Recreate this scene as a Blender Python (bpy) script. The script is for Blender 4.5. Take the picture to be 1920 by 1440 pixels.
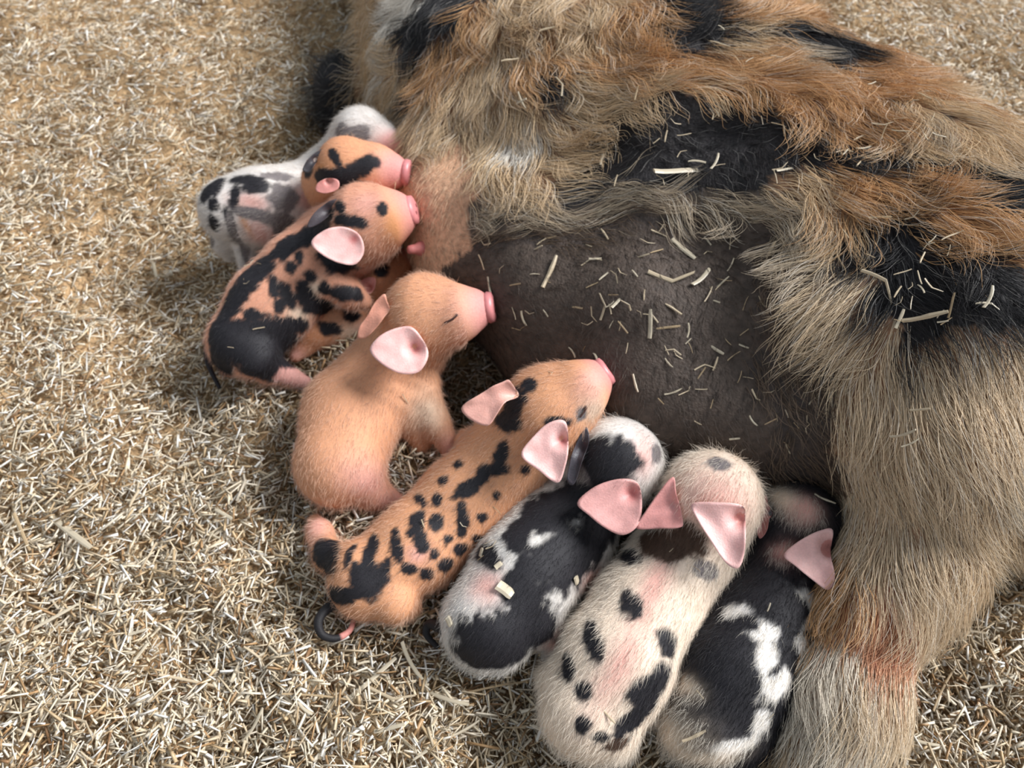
import bpy, math, random
import numpy as np
from mathutils import Vector, Matrix
from mathutils.bvhtree import BVHTree

for o in list(bpy.data.objects):
    bpy.data.objects.remove(o, do_unlink=True)
scene = bpy.context.scene
COL = scene.collection
rng = np.random.default_rng(7)
random.seed(7)

# ------------------------------------------------------------------ camera
CAM_H = 0.70
PITCH = math.radians(54)
FPX = 1450.0
cam_d = bpy.data.cameras.new('camera')
cam_d.sensor_width = 36.0
cam_d.lens = 36.0 * FPX / 1920.0
cam_d.clip_start = 0.01
cam_d.dof.use_dof = True
cam_d.dof.focus_distance = 0.52
cam_d.dof.aperture_fstop = 9.0
cam = bpy.data.objects.new('camera', cam_d)
cam.location = (0, 0, CAM_H)
cam.rotation_euler = (math.pi / 2 - PITCH, 0, 0)
COL.objects.link(cam)
scene.camera = cam

# ------------------------------------------------------------------ light
world = bpy.data.worlds.new('barn_daylight')
scene.world = world
world.use_nodes = True
bg = world.node_tree.nodes['Background']
bg.inputs['Color'].default_value = (0.80, 0.90, 1.0, 1)
bg.inputs['Strength'].default_value = 0.44
sun_d = bpy.data.lights.new('daylight_right_offscreen', 'SUN')
sun_d.energy = 5.2
sun_d.angle = math.radians(26)
sun_d.color = (0.98, 0.99, 1.0)
sun = bpy.data.objects.new('daylight_right_offscreen', sun_d)
sdir = Vector((0.72, 0.14, 0.68))
sun.rotation_euler = sdir.to_track_quat('Z', 'Y').to_euler()
sun.location = (4.3, 0.85, 4.1)
COL.objects.link(sun)
scene.view_settings.view_transform = 'Standard'
scene.view_settings.look = 'None'
scene.view_settings.gamma = 1
scene.view_settings.use_curve_mapping = False
scene.view_settings.exposure = 0.22

# ------------------------------------------------------------------ maths helpers
FW = np.array([0, math.cos(PITCH), -math.sin(PITCH)])
RT = np.array([1.0, 0, 0])
UP = np.cross(RT, FW)
EYE = np.array([0, 0, CAM_H])

def ray(x, y):
    return FW + RT * ((x - 960) / FPX) - UP * ((y - 720) / FPX)

def un(x, y, z):
    d = ray(x, y)
    return EYE + d * ((z - CAM_H) / d[2])

def depth(p):
    return float(np.dot(np.asarray(p) - EYE, FW))

def nrm(v):
    v = np.asarray(v, float)
    return v / (np.linalg.norm(v, axis=-1, keepdims=True) + 1e-12)

def lin(r, g, b):
    c = np.array([r, g, b]) / 255.0
    return np.where(c <= 0.04045, c / 12.92, ((c + 0.055) / 1.055) ** 2.4)

def hash3(i, j, k, seed):
    n = (i * 374761393 + j * 668265263 + k * 2147483647 + seed * 974634777) & 0xffffffff
    n = ((n ^ (n >> 13)) * 1274126177) & 0xffffffff
    n = n ^ (n >> 16)
    return (n & 0xffff) / 65535.0

def vnoise(P, scale, seed=0):
    Q = np.asarray(P, float) * scale
    I = np.floor(Q).astype(np.int64)
    F = Q - I
    F = F * F * (3 - 2 * F)
    r = 0
    for a in (0, 1):
        for b in (0, 1):
            for c in (0, 1):
                w = (F[:, 0] if a else 1 - F[:, 0]) * (F[:, 1] if b else 1 - F[:, 1]) * (F[:, 2] if c else 1 - F[:, 2])
                r = r + w * hash3(I[:, 0] + a, I[:, 1] + b, I[:, 2] + c, seed)
    return r * 2 - 1

def vnoise3(P, scale, seed=0):
    return np.stack([vnoise(P, scale, seed + q) for q in range(3)], 1)

# ------------------------------------------------------------------ signed-distance modelling
def d_cone(P, a, b, ra, rb):
    a = np.asarray(a, np.float32); b = np.asarray(b, np.float32)
    ab = b - a
    t = np.clip(((P - a) @ ab) / max(float(ab @ ab), 1e-9), 0, 1)
    return np.linalg.norm(P - a - t[:, None] * ab, axis=1) - (ra + (rb - ra) * t)

def d_ell(P, c, r, R=None):
    Q = P - np.asarray(c, np.float32)
    if R is not None:
        Q = Q @ np.asarray(R, np.float32).T
    r = np.asarray(r, np.float32)
    k0 = np.linalg.norm(Q / r, axis=1)
    k1 = np.linalg.norm(Q / (r * r), axis=1) + 1e-9
    return k0 * (k0 - 1) / k1

def smin(a, b, k):
    h = np.clip(0.5 + 0.5 * (b - a) / k, 0, 1)
    return b + (a - b) * h - k * h * (1 - h)

def surface_nets(func, lo, hi, h):
    lo = np.asarray(lo, np.float32)
    n = np.ceil((np.asarray(hi) - lo) / h).astype(int) + 1
    ax = [lo[q] + h * np.arange(n[q], dtype=np.float32) for q in range(3)]
    G = np.stack(np.meshgrid(*ax, indexing='ij'), -1).reshape(-1, 3)
    f = func(G).reshape(n).astype(np.float32)
    ins = f < 0
    cnt = np.zeros(n - 1, np.int8)
    off = [(a, b, c) for a in (0, 1) for b in (0, 1) for c in (0, 1)]
    sl = lambda o: tuple(slice(o[q], n[q] - 1 + o[q]) for q in range(3))
    for o in off:
        cnt += ins[sl(o)]
    act = np.argwhere((cnt > 0) & (cnt < 8))
    acc = np.zeros((len(act), 3)); num = np.zeros(len(act))
    for o in off:
        for q in range(3):
            if o[q] == 0:
                o2 = list(o); o2[q] = 1
                i0 = act + np.array(o); i1 = act + np.array(o2)
                f0 = f[i0[:, 0], i0[:, 1], i0[:, 2]]; f1 = f[i1[:, 0], i1[:, 1], i1[:, 2]]
                m = (f0 < 0) != (f1 < 0)
                t = np.where(m, f0 / np.where(m, f0 - f1, 1), 0)
                e = np.tile(np.array(o, float), (len(act), 1)); e[:, q] += t
                acc += e * m[:, None]; num += m
    V = lo + h * (act + acc / num[:, None])
    idx = -np.ones(n - 1, np.int64)
    idx[act[:, 0], act[:, 1], act[:, 2]] = np.arange(len(act))
    faces = []
    for q in range(3):
        u, v = (q + 1) % 3, (q + 2) % 3
        s0 = [slice(None)] * 3; s1 = [slice(None)] * 3
        s0[q] = slice(0, n[q] - 1); s1[q] = slice(1, n[q])
        A = ins[tuple(s0)]; B = ins[tuple(s1)]
        e = np.argwhere(A != B)
        e = e[(e[:, u] > 0) & (e[:, v] > 0) & (e[:, u] < n[u] - 1) & (e[:, v] < n[v] - 1)]
        flip = B[e[:, 0], e[:, 1], e[:, 2]]
        def cid(du, dv):
            c = e.copy(); c[:, u] += du; c[:, v] += dv
            return idx[c[:, 0], c[:, 1], c[:, 2]]
        Q = np.stack([cid(-1, -1), cid(0, -1), cid(0, 0), cid(-1, 0)], 1)
        Q[flip] = Q[flip][:, ::-1]
        faces.append(Q)
    return V, np.concatenate(faces)

# ------------------------------------------------------------------ object helpers
def mesh_obj(name, V, F, mat=None, parent=None, col=None, smooth=True, origin=None):
    V = np.asarray(V, float)
    if parent is not None:
        V = V - np.array(parent['_o'])
    elif origin is not None:
        V = V - np.asarray(origin)
    me = bpy.data.meshes.new(name)
    if isinstance(F, np.ndarray):
        k = F.shape[1]
        me.vertices.add(len(V)); me.vertices.foreach_set('co', V.astype(np.float32).ravel())
        me.loops.add(F.size); me.loops.foreach_set('vertex_index', F.astype(np.int32).ravel())
        me.polygons.add(len(F))
        me.polygons.foreach_set('loop_start', np.arange(0, F.size, k, dtype=np.int32))
        me.update(calc_edges=True)
        me.validate()
    else:
        me.from_pydata([tuple(v) for v in V], [], F)
    if smooth:
        me.polygons.foreach_set('use_smooth', np.ones(len(me.polygons), bool))
    if col is not None:
        at = me.attributes.new('col', 'FLOAT_COLOR', 'POINT')
        c4 = np.ones((len(V), 4), np.float32); c4[:, :3] = col
        at.data.foreach_set('color', c4.ravel())
    if mat:
        me.materials.append(mat)
    o = bpy.data.objects.new(name, me)
    COL.objects.link(o)
    if parent is not None:
        o.parent = parent
        if '_o' in parent and parent.type == 'MESH':
            pass
    elif origin is not None:
        o.location = origin
    return o

def sub_obj(name, V, F, mat, part, col=None, smooth=True):
    """a sub-part: child of a part whose local frame is the thing's frame"""
    part['_o'] = list(part.parent['_o'])
    o = mesh_obj(name, V, F, mat, part, col, smooth)
    del part['_o']
    return o

def empty(name, loc, label, cat, group=None):
    o = bpy.data.objects.new(name, None)
    o.empty_display_size = 0.03
    o.location = loc
    o['_o'] = [float(q) for q in loc]
    o['label'] = label; o['category'] = cat
    if group: o['group'] = group
    COL.objects.link(o)
    return o

def hair_obj(name, pts, radius, col, mat, parent):
    """pts (N,K,3), radius (N,K), col (N,3)"""
    N, K = pts.shape[:2]
    pts = pts - np.array(parent['_o'])
    hc = bpy.data.hair_curves.new(name)
    hc.add_curves([K] * N)
    hc.attributes['position'].data.foreach_set('vector', pts.astype(np.float32).ravel())
    if 'radius' not in hc.attributes:
        hc.attributes.new('radius', 'FLOAT', 'POINT')
    hc.attributes['radius'].data.foreach_set('value', radius.astype(np.float32).ravel())
    at = hc.attributes.new('col', 'FLOAT_COLOR', 'CURVE')
    c4 = np.ones((N, 4), np.float32); c4[:, :3] = col
    at.data.foreach_set('color', c4.ravel())
    hc.materials.append(mat)
    o = bpy.data.objects.new(name, hc)
    COL.objects.link(o)
    o.parent = parent
    o['kind'] = 'stuff'
    return o

def tube(pts, rad, sides=8):
    pts = np.asarray(pts, float); n = len(pts)
    rad = np.broadcast_to(rad, n)
    T = nrm(np.gradient(pts, axis=0))
    ref = np.array([0.13, 0.31, 0.94])
    V = []; F = []
    for i in range(n):
        a = nrm(np.cross(T[i], ref)); b = np.cross(T[i], a)
        for s in range(sides):
            w = 2 * math.pi * s / sides
            V.append(pts[i] + rad[i] * (math.cos(w) * a + math.sin(w) * b))
    for i in range(n - 1):
        for s in range(sides):
            s2 = (s + 1) % sides
            F.append((i * sides + s, i * sides + s2, (i + 1) * sides + s2, (i + 1) * sides + s))
    F.append(tuple(range(sides))[::-1]); F.append(tuple((n - 1) * sides + s for s in range(sides)))
    return np.array(V), F

def crom(P, n, closed=False):
    P = np.asarray(P, float); m = len(P)
    out = []
    seg = m if closed else m - 1
    per = max(2, n // seg)
    for i in range(seg):
        if closed:
            a, b, c, d = P[(i - 1) % m], P[i], P[(i + 1) % m], P[(i + 2) % m]
        else:
            a, b, c, d = P[max(i - 1, 0)], P[i], P[i + 1], P[min(i + 2, m - 1)]
        for t in np.linspace(0, 1, per, endpoint=False):
            out.append(0.5 * ((2 * b) + (c - a) * t + (2 * a - 5 * b + 4 * c - d) * t * t + (3 * b - a - 3 * c + d) * t ** 3))
    if not closed: out.append(P[-1])
    return np.array(out)

# ------------------------------------------------------------------ materials
def mat_attr(name, rough=0.6, spec=0.3, noise=0.0, nscale=400, bump=0.0, bscale=600, sss=0.0, sheen=0.0):
    m = bpy.data.materials.new(name); m.use_nodes = True
    nt = m.node_tree; b = nt.nodes['Principled BSDF']
    a = nt.nodes.new('ShaderNodeAttribute'); a.attribute_name = 'col'
    src = a.outputs['Color']
    tc = nt.nodes.new('ShaderNodeTexCoord')
    if noise > 0:
        n = nt.nodes.new('ShaderNodeTexNoise'); n.inputs['Scale'].default_value = nscale; n.inputs['Detail'].default_value = 4
        nt.links.new(tc.outputs['Object'], n.inputs['Vector'])
        mr = nt.nodes.new('ShaderNodeMapRange')
        mr.inputs['From Min'].default_value = 0.25; mr.inputs['From Max'].default_value = 0.75
        mr.inputs['To Min'].default_value = 1 - noise; mr.inputs['To Max'].default_value = 1 + noise
        nt.links.new(n.outputs['Fac'], mr.inputs['Value'])
        mx = nt.nodes.new('ShaderNodeVectorMath'); mx.operation = 'SCALE'
        nt.links.new(src, mx.inputs[0]); nt.links.new(mr.outputs[0], mx.inputs['Scale'])
        src = mx.outputs[0]
    nt.links.new(src, b.inputs['Base Color'])
    b.inputs['Roughness'].default_value = rough
    b.inputs['Specular IOR Level'].default_value = spec
    if sss > 0:
        b.inputs['Subsurface Weight'].default_value = sss
        b.inputs['Subsurface Radius'].default_value = (0.004, 0.0015, 0.001)
        b.inputs['Subsurface Scale'].default_value = 1.0
    if bump > 0:
        n2 = nt.nodes.new('ShaderNodeTexNoise'); n2.inputs['Scale'].default_value = bscale; n2.inputs['Detail'].default_value = 5
        nt.links.new(tc.outputs['Object'], n2.inputs['Vector'])
        bp = nt.nodes.new('ShaderNodeBump'); bp.inputs['Strength'].default_value = bump; bp.inputs['Distance'].default_value = 0.002
        nt.links.new(n2.outputs['Fac'], bp.inputs['Height']); nt.links.new(bp.outputs[0], b.inputs['Normal'])
    return m

def mat_plain(name, c, rough=0.5, spec=0.3, var=0.15, scale=300, sss=0.0):
    m = bpy.data.materials.new(name); m.use_nodes = True
    nt = m.node_tree; b = nt.nodes['Principled BSDF']
    n = nt.nodes.new('ShaderNodeTexNoise'); n.inputs['Scale'].default_value = scale
    tc = nt.nodes.new('ShaderNodeTexCoord'); nt.links.new(tc.outputs['Object'], n.inputs['Vector'])
    r = nt.nodes.new('ShaderNodeValToRGB')
    c = np.asarray(c)
    r.color_ramp.elements[0].position = 0.3; r.color_ramp.elements[1].position = 0.7
    r.color_ramp.elements[0].color = (*(c * (1 - var)), 1); r.color_ramp.elements[1].color = (*np.minimum(c * (1 + var), 1), 1)
    nt.links.new(n.outputs['Fac'], r.inputs[0]); nt.links.new(r.outputs[0], b.inputs['Base Color'])
    b.inputs['Roughness'].default_value = rough; b.inputs['Specular IOR Level'].default_value = spec
    if sss > 0:
        b.inputs['Subsurface Weight'].default_value = sss
        b.inputs['Subsurface Radius'].default_value = (0.004, 0.0015, 0.001); b.inputs['Subsurface Scale'].default_value = 1.0
    return m

M_SOWSKIN = mat_attr('sow_skin', 0.62, 0.35, 0.35, 160, 0.7, 420)
M_PIGSKIN = mat_attr('piglet_skin', 0.6, 0.25, 0.10, 500, 0.25, 900)
M_EAR = mat_attr('ear_skin', 0.45, 0.4, 0.08, 600, 0.2, 700, sss=0.15)
M_HAIR = mat_attr('coarse_hair', 0.45, 0.35)
M_FUZZ = mat_attr('piglet_fuzz', 0.5, 0.3)
M_STRAW = mat_attr('straw', 0.42, 0.45, 0.18, 500)
M_SNOUT = mat_plain('pink_snout', lin(205, 130, 130), 0.4, 0.45, 0.1, 200, sss=0.1)
M_NOSTRIL = mat_plain('nostril', lin(110, 45, 45), 0.6)
M_DARKSKIN = mat_plain('dark_skin', lin(40, 36, 38), 0.5)
M_TEAT = mat_plain('teat_pink', lin(205, 125, 120), 0.4, 0.4, 0.1, 200, sss=0.1)
M_LID = mat_plain('eyelid_crease', lin(70, 45, 40), 0.6)

STRAW_COLS = np.array([lin(224, 210, 188), lin(206, 186, 156), lin(188, 162, 126), lin(238, 232, 222), lin(164, 130, 92), lin(214, 199, 173), lin(128, 96, 66)])
STRAW_P = np.array([.24, .20, .15, .13, .10, .14, .04])

# ------------------------------------------------------------------ floor
HOLLOW = [(300, 540, 0.10, 0.11, 0.028), (500, 280, 0.12, 0.05, 0.02), (0, 110, 0.05, 0.04, 0.02), (510, 60, 0.05, 0.05, 0.02)]
def ground_z(x, y):
    P = np.stack([x, y, np.zeros_like(x)], 1)
    z = 0.012 * vnoise(P, 6, 11) + 0.014 * vnoise(P, 14, 12) + 0.009 * vnoise(P, 32, 13)
    # bedding banked up around the nest hollow on the open side
    d = np.sqrt(((x + 0.02) / 0.46) ** 2 + ((y - 0.58) / 0.62) ** 2)
    for px, py, rx, ry, dz in HOLLOW:
        c = un(px, py, 0)
        z = z - dz * np.exp(-((x - c[0]) / rx) ** 2 - ((y - c[1]) / ry) ** 2)
    z = z + 0.030 * np.clip((d - 0.85) / 0.5, 0, 1)
    return z - 0.012

gx = np.linspace(-2.0, 2.0, 260); gy = np.linspace(-0.9, 3.0, 254)
GX, GY = np.meshgrid(gx, gy, indexing='ij')
GZ = ground_z(GX.ravel(), GY.ravel())
V = np.stack([GX.ravel(), GY.ravel(), GZ], 1)
I = np.arange(len(gx) * len(gy)).reshape(len(gx), len(gy))
F = np.stack([I[:-1, :-1].ravel(), I[1:, :-1].ravel(), I[1:, 1:].ravel(), I[:-1, 1:].ravel()], 1)
M_FLOOR = mat_plain('matted_straw_ground', lin(160, 132, 98), 0.8, 0.2, 0.55, 420)
fl = mesh_obj('floor', V, F, M_FLOOR)
fl['kind'] = 'structure'

# ------------------------------------------------------------------ sow body
ES = np.array([0.70, -0.714, 0.0]); EP = np.array([0.714, 0.70, 0.0]); EZ = np.array([0, 0, 1.0])
RS = np.stack([ES, EP, EZ])
def SP(s, p, z): return ES * s + EP * p + EZ * z

SOW = [  # (kind, args, k)
    ('e', (SP(-0.36, 0.665, 0.125), (0.50, 0.225, 0.155), RS), 0.0),
    ('e', (SP(-0.63, 0.675, 0.115), (0.20, 0.195, 0.135), RS), 0.06),
    ('e', (SP(-0.05, 0.640, 0.130), (0.24, 0.22, 0.150), RS), 0.06),
    ('e', (SP(-0.33, 0.464, 0.092), (0.30, 0.140, 0.115), RS), 0.035),   # udder
    ('e', (SP(-0.525, 0.485, 0.085), (0.125, 0.095, 0.090), RS), 0.05),     # fore udder
    ('c', (SP(-0.78, 0.70, 0.11), SP(-1.06, 0.84, 0.12), 0.135, 0.11), 0.08),  # neck and head end
    ('c', (un(750, 105, 0.08), un(660, 165, 0.05), 0.065, 0.045), 0.05),      # foreleg
    ('c', (un(660, 165, 0.05), un(635, 215, 0.028), 0.042, 0.026), 0.03),
    ('c', (un(1775, 600, 0.19), un(1765, 840, 0.15), 0.068, 0.064), 0.05),    # thigh
    ('c', (un(1765, 840, 0.15), un(1720, 985, 0.11), 0.064, 0.050), 0.03),
    ('c', (un(1700, 1010, 0.105), un(1595, 1270, 0.065), 0.048, 0.035), 0.025),
    ('c', (un(1595, 1270, 0.065), un(1545, 1500, 0.045), 0.035, 0.030), 0.02),
    ('c', (un(1880, 780, 0.12), un(1910, 920, 0.09), 0.065, 0.045), 0.04),   # buttock below
]
def sow_f(P):
    f = None
    for k, a, s in SOW:
        d = d_ell(P, *a) if k == 'e' else d_cone(P, *a)
        f = d if f is None else smin(f, d, s)
    f = f + 0.006 * np.sin(P @ np.array([30., 22, 18], np.float32)) * np.sin(P @ np.array([-19., 31, 9], np.float32))
    return np.maximum(f, -(P[:, 2] + 0.006))
SV, SF = surface_nets(sow_f, (-0.45, 0.0, -0.03), (0.98, 1.45, 0.36), 0.007)
sow_bvh = BVHTree.FromPolygons([Vector(v) for v in SV], [tuple(int(q) for q in f) for f in SF])

def hit(bvh, x, y):
    d = ray(x, y)
    h = bvh.ray_cast(Vector(EYE), Vector(d))
    if h[0] is None:
        return None
    return np.array(h[0]), np.array(h[1])

T_ = lin(208, 180, 144); O_ = lin(200, 156, 110); K_ = lin(30, 28, 30); D_ = lin(74, 62, 54); S_ = lin(208, 162, 130)
G_ = lin(182, 164, 140); W_ = lin(226, 218, 206); R_ = lin(176, 96, 72); B_ = lin(150, 100, 58)
# skin colour, hair colour, hair length, density
KIND = {'t': (lin(150, 116, 90), lin(214, 190, 158), 0.050, 1.0), 'v': (lin(165, 140, 120), lin(218, 206, 188), 0.040, 1.0),
        'T': (lin(140, 106, 80), T_, 0.056, 1.0), 'O': (lin(130, 90, 60), O_, 0.064, 1.0), 'K': (lin(34, 30, 32), K_, 0.040, 0.75),
        'k': (lin(36, 32, 33), lin(40, 36, 36), 0.022, 0.35),
        'D': (D_, lin(70, 58, 50), 0.014, 0.16), 'd': (lin(64, 54, 49), lin(98, 80, 64), 0.030, 0.35), 'S': (S_, lin(216, 180, 148), 0.009, 0.40),
        'G': (lin(96, 82, 70), G_, 0.036, 0.75), 'W': (lin(170, 150, 135), W_, 0.042, 0.9), 'R': (lin(172, 100, 82), lin(196, 142, 108), 0.036, 0.9)}
CTRL = '''640,150K 650,205K 625,230K 690,110T 735,55W 700,70T 800,40K 830,20K 770,70K 700,170T 700,210T 770,145K 760,110T 830,110O 880,60O 950,30T
900,150T 950,200T 850,230T 800,200T 750,210T 830,300S 820,380S 850,350S 870,300S 790,330S 800,450S 850,420S 810,490S 780,400S 930,250T 980,260W 1000,120O 1040,140K
1080,60T 1060,20T 1120,90O 1100,150T 1050,220T 1020,300T 980,340T 930,310T 1150,130O 1200,100O 1250,140O 1300,150T 1160,200T 1200,170T 1350,160O 1400,140O
1250,50K 1320,60K 1290,30K 1170,50O 1400,30O 1380,70T 1450,60K 1520,80K 1560,90K 1470,100G 1420,100O 1350,110O 1600,60O 1450,20O 1550,40O
1650,110O 1600,140O 1520,150O 1480,190O 1560,190O 1620,210O 1680,170O 1750,160T 1700,200T 1800,180O 1870,220O 1900,280T 1800,250T 1740,230G 1700,260T 1640,250O
1180,235k 1240,205k 1300,195k 1400,195k 1270,220k 1350,225k 1220,260k 1150,300k 1100,340k 1250,280k 1350,280k 1450,230k 1450,300k 1550,280K 1640,300K 1200,340k 1060,360k 1300,340k 1390,340k 1500,260K
1500,345T 1570,340O 1650,345O 1720,375O 1780,410O 1850,440O 1910,455O 1760,310K 1830,330K 1900,380K 1850,380K 1800,440O
1000,400G 1100,390G 950,415G 900,400G 1200,385G 1300,378G 1400,385G 1480,400G 1530,430G 1545,480G 920,440d 1000,440d 1100,425d 1200,415d 1300,410d
900,500D 1000,490D 1100,470D 1200,460D 1300,450D 1400,440D 870,560D 900,620D 1000,560D 1100,560D 1200,560D 1300,560D 1400,520D 950,680D 1050,650D 1150,650D 1250,680D 1350,680D
1440,620D 1490,700d 1400,780D 1300,800D 1490,800d 1250,760D 1180,740D 1520,850d 1470,560d 1440,480d 1500,620d 1530,750d
1640,480K 1720,440K 1700,500K 1800,500K 1880,540K 1750,560K 1850,590K 1720,640K 1640,420K 1590,400T 1640,560K
1560,560G 1590,520G 1600,600G 1580,650G 1640,640T 1650,700T 1760,680T 1850,660T 1900,690T 1600,750T 1700,780T 1800,760T 1900,780T 1590,850T 1700,880T 1820,860T
1900,880W 1880,820G 1600,950T 1720,980T 1820,960T 1900,980T 1600,1050T 1750,1060T 1800,1100T 1610,1130R 1640,1190R 1580,1100O 1600,1250W 1650,1290T
1560,1350W 1500,1420T 1600,1420W 1880,1060O'''.split()
CP = []; CK = []; MISS = []
for c in CTRL:
    xy, k = c[:-1], c[-1]
    x, y = map(float, xy.split(','))
    h = hit(sow_bvh, x, y)
    if h is None:
        MISS.append(c); continue
    if k in 'TGW' and x > 1550 and y > 500: k = 'v' if k == 'W' else 't'
    CP.append(h[0]); CK.append(k)
CP = np.array(CP)
kinds = sorted(set(CK)); KI = np.array([kinds.index(k) for k in CK])
KSK = np.array([KIND[k][0] for k in kinds]); KHC = np.array([KIND[k][1] for k in kinds])
KHL = np.array([KIND[k][2] for k in kinds]); KHD = np.array([KIND[k][3] for k in kinds])

def nearest_kind(P, warp=0.016):
    Q = P + warp * vnoise3(P, 28, 5) + warp * 0.5 * vnoise3(P, 80, 9)
    out = np.empty(len(P), np.int64)
    for i in range(0, len(P), 20000):
        q = Q[i:i + 20000]
        d = ((q[:, None, :] - CP[None]) ** 2).sum(2)
        out[i:i + 20000] = KI[d.argmin(1)]
    return out

FLOW = [(700, 150, -.2, 1), (850, 150, -.3, 1), (950, 250, .1, 1), (1050, 100, .3, 1), (1200, 120, 1, .25), (1400, 150, 1, .4), (1550, 200, .6, .8),
        (1700, 230, .5, .9), (1850, 250, .8, .6), (1300, 40, 1, .1), (1300, 280, .9, .3), (1100, 380, 1, -.1), (1000, 390, .8, .5), (920, 420, 0.9, .2), (1400, 385, 1, .05),
        (1530, 430, -.2, 1), (1550, 480, -.5, .8), (1650, 350, 1, .35), (1850, 450, 1, .3), (1750, 520, .6, .8), (1600, 560, -.8, .5), (1560, 640, -.8, .6), (1650, 700, .3, 1),
        (1800, 750, .3, 1), (1700, 900, .3, 1), (1850, 950, .1, 1), (1600, 1250, -.15, 1), (1560, 1400, -.2, 1), (1200, 600, .5, .8), (830, 350, -.2, 1), (1450, 700, .6, .8), (1590, 800, .1, 1)]
FP = []; FD = []
for x, y, dx, dy in FLOW:
    h = hit(sow_bvh, x, y)
    if h is None: continue
    c, n = h
    d2 = ray(x + dx, y + dy)
    t = np.dot(c - EYE, n) / np.dot(d2, n)
    e = EYE + d2 * t - c
    FP.append(c); FD.append(nrm(e))
FP = np.array(FP); FD = np.array(FD)

def flow_at(P):
    out = np.empty_like(P)
    for i in range(0, len(P), 20000):
        q = P[i:i + 20000]
        d = ((q[:, None, :] - FP[None]) ** 2).sum(2)
        w = 1 / (d + 0.0008) ** 2
        out[i:i + 20000] = (w[:, :, None] * FD[None]).sum(1) / w.sum(1)[:, None]
    return nrm(out)

def tri_sample(V, F, N, keep=None):
    T = np.concatenate([F[:, [0, 1, 2]], F[:, [0, 2, 3]]])
    a, b, c = V[T[:, 0]], V[T[:, 1]], V[T[:, 2]]
    ar = np.linalg.norm(np.cross(b - a, c - a), axis=1)
    if keep is not None:
        ar = ar * keep((a + b + c) / 3)
    i = rng.choice(len(T), N, p=ar / ar.sum())
    u = rng.random((N, 2)); m = u.sum(1) > 1; u[m] = 1 - u[m]
    return a[i] + u[:, :1] * (b[i] - a[i]) + u[:, 1:] * (c[i] - a[i]), T[i]

def vert_normals(V, F):
    T = np.concatenate([F[:, [0, 1, 2]], F[:, [0, 2, 3]]])
    n = np.cross(V[T[:, 1]] - V[T[:, 0]], V[T[:, 2]] - V[T[:, 0]])
    N = np.zeros_like(V)
    for q in range(3): np.add.at(N, T[:, q], n)
    return nrm(N)

so = (0.30, 0.62, 0.0)
sow = empty('sow', so, 'large shaggy tan and black sow lying on her side nursing piglets', 'pig')
SK = np.stack([KSK[nearest_kind(SV, 0.012 + 0 * q)] for q in (0,)])[0]
mesh_obj('body', SV, SF, M_SOWSKIN, sow, SK)
SN = vert_normals(SV, SF)

def grow(V, F, N, nseed, keep=None):
    P, T = tri_sample(V, F, N, keep)
    nn = nrm(vert_normals_cache[T].sum(1))
    return P, nn
vert_normals_cache = SN
NH = 170000
P0, N0 = grow(SV, SF, NH, 0, keep=lambda c: (c[:, 2] > 0.012) * np.clip(1.3 - 0.5 * (c[:, 1] > 0.95), 0.2, 2))
k = nearest_kind(P0 + rng.normal(0, 0.004, P0.shape))
ok = rng.random(NH) < KHD[k]
P0, N0, k = P0[ok], N0[ok], k[ok]
NH = len(P0)
# tufts
NC = 2600
CPt, CNt = grow(SV, SF, NC, 0)
fl_c = nrm(flow_at(CPt) + 0.45 * rng.normal(0, 1, (NC, 3)) * np.array([1, 1, .5]) + 0.5 * vnoise3(CPt, 14, 31))
own = np.empty(NH, np.int64)
for i in range(0, NH, 4000):
    d = ((P0[i:i + 4000, None, :] - CPt[None]) ** 2).sum(2)
    own[i:i + 4000] = d.argmin(1)
K = 8
tt = np.linspace(0, 1, K)
L = KHL[k] * rng.uniform(0.55, 1.25, NH)
thigh = np.isin(k, [kinds.index(q) for q in 'tvR'])
L[thigh] *= 1.15
fd = nrm(fl_c[own] * np.where(thigh, 0.25, 0.8)[:, None] + flow_at(P0) * np.where(thigh, 1.0, 0.5)[:, None] + 0.13 * rng.normal(0, 1, (NH, 3)))
fd = nrm(fd - (fd * N0).sum(1)[:, None] * N0)
side = np.cross(N0, fd)
lift = rng.uniform(0.16, 0.40, NH) * np.where(thigh, 0.7, 1)
bend = rng.normal(0, 0.20, NH) * np.where(thigh, 0.5, 1)
pts = np.empty((NH, K, 3))
for q, t in enumerate(tt):
    pts[:, q] = P0 + L[:, None] * (t * fd * (1 - 0.12 * t) + N0 * (lift * (1.5 * t - 1.15 * t * t))[:, None] + side * (bend * t * t)[:, None])
# pull towards the tuft tip
ctip = CPt + fl_c * 0.048 + CNt * 0.014
wp = np.where(KHL[k] > 0.035, rng.uniform(0.30, 0.75, NH), 0.10)
wp[thigh] = rng.uniform(0.0, 0.35, thigh.sum())
for q, t in enumerate(tt):
    tgt = P0 + (ctip[own] - P0) * t
    pts[:, q] += (tgt - pts[:, q]) * (wp * t ** 1.5)[:, None]
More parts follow.
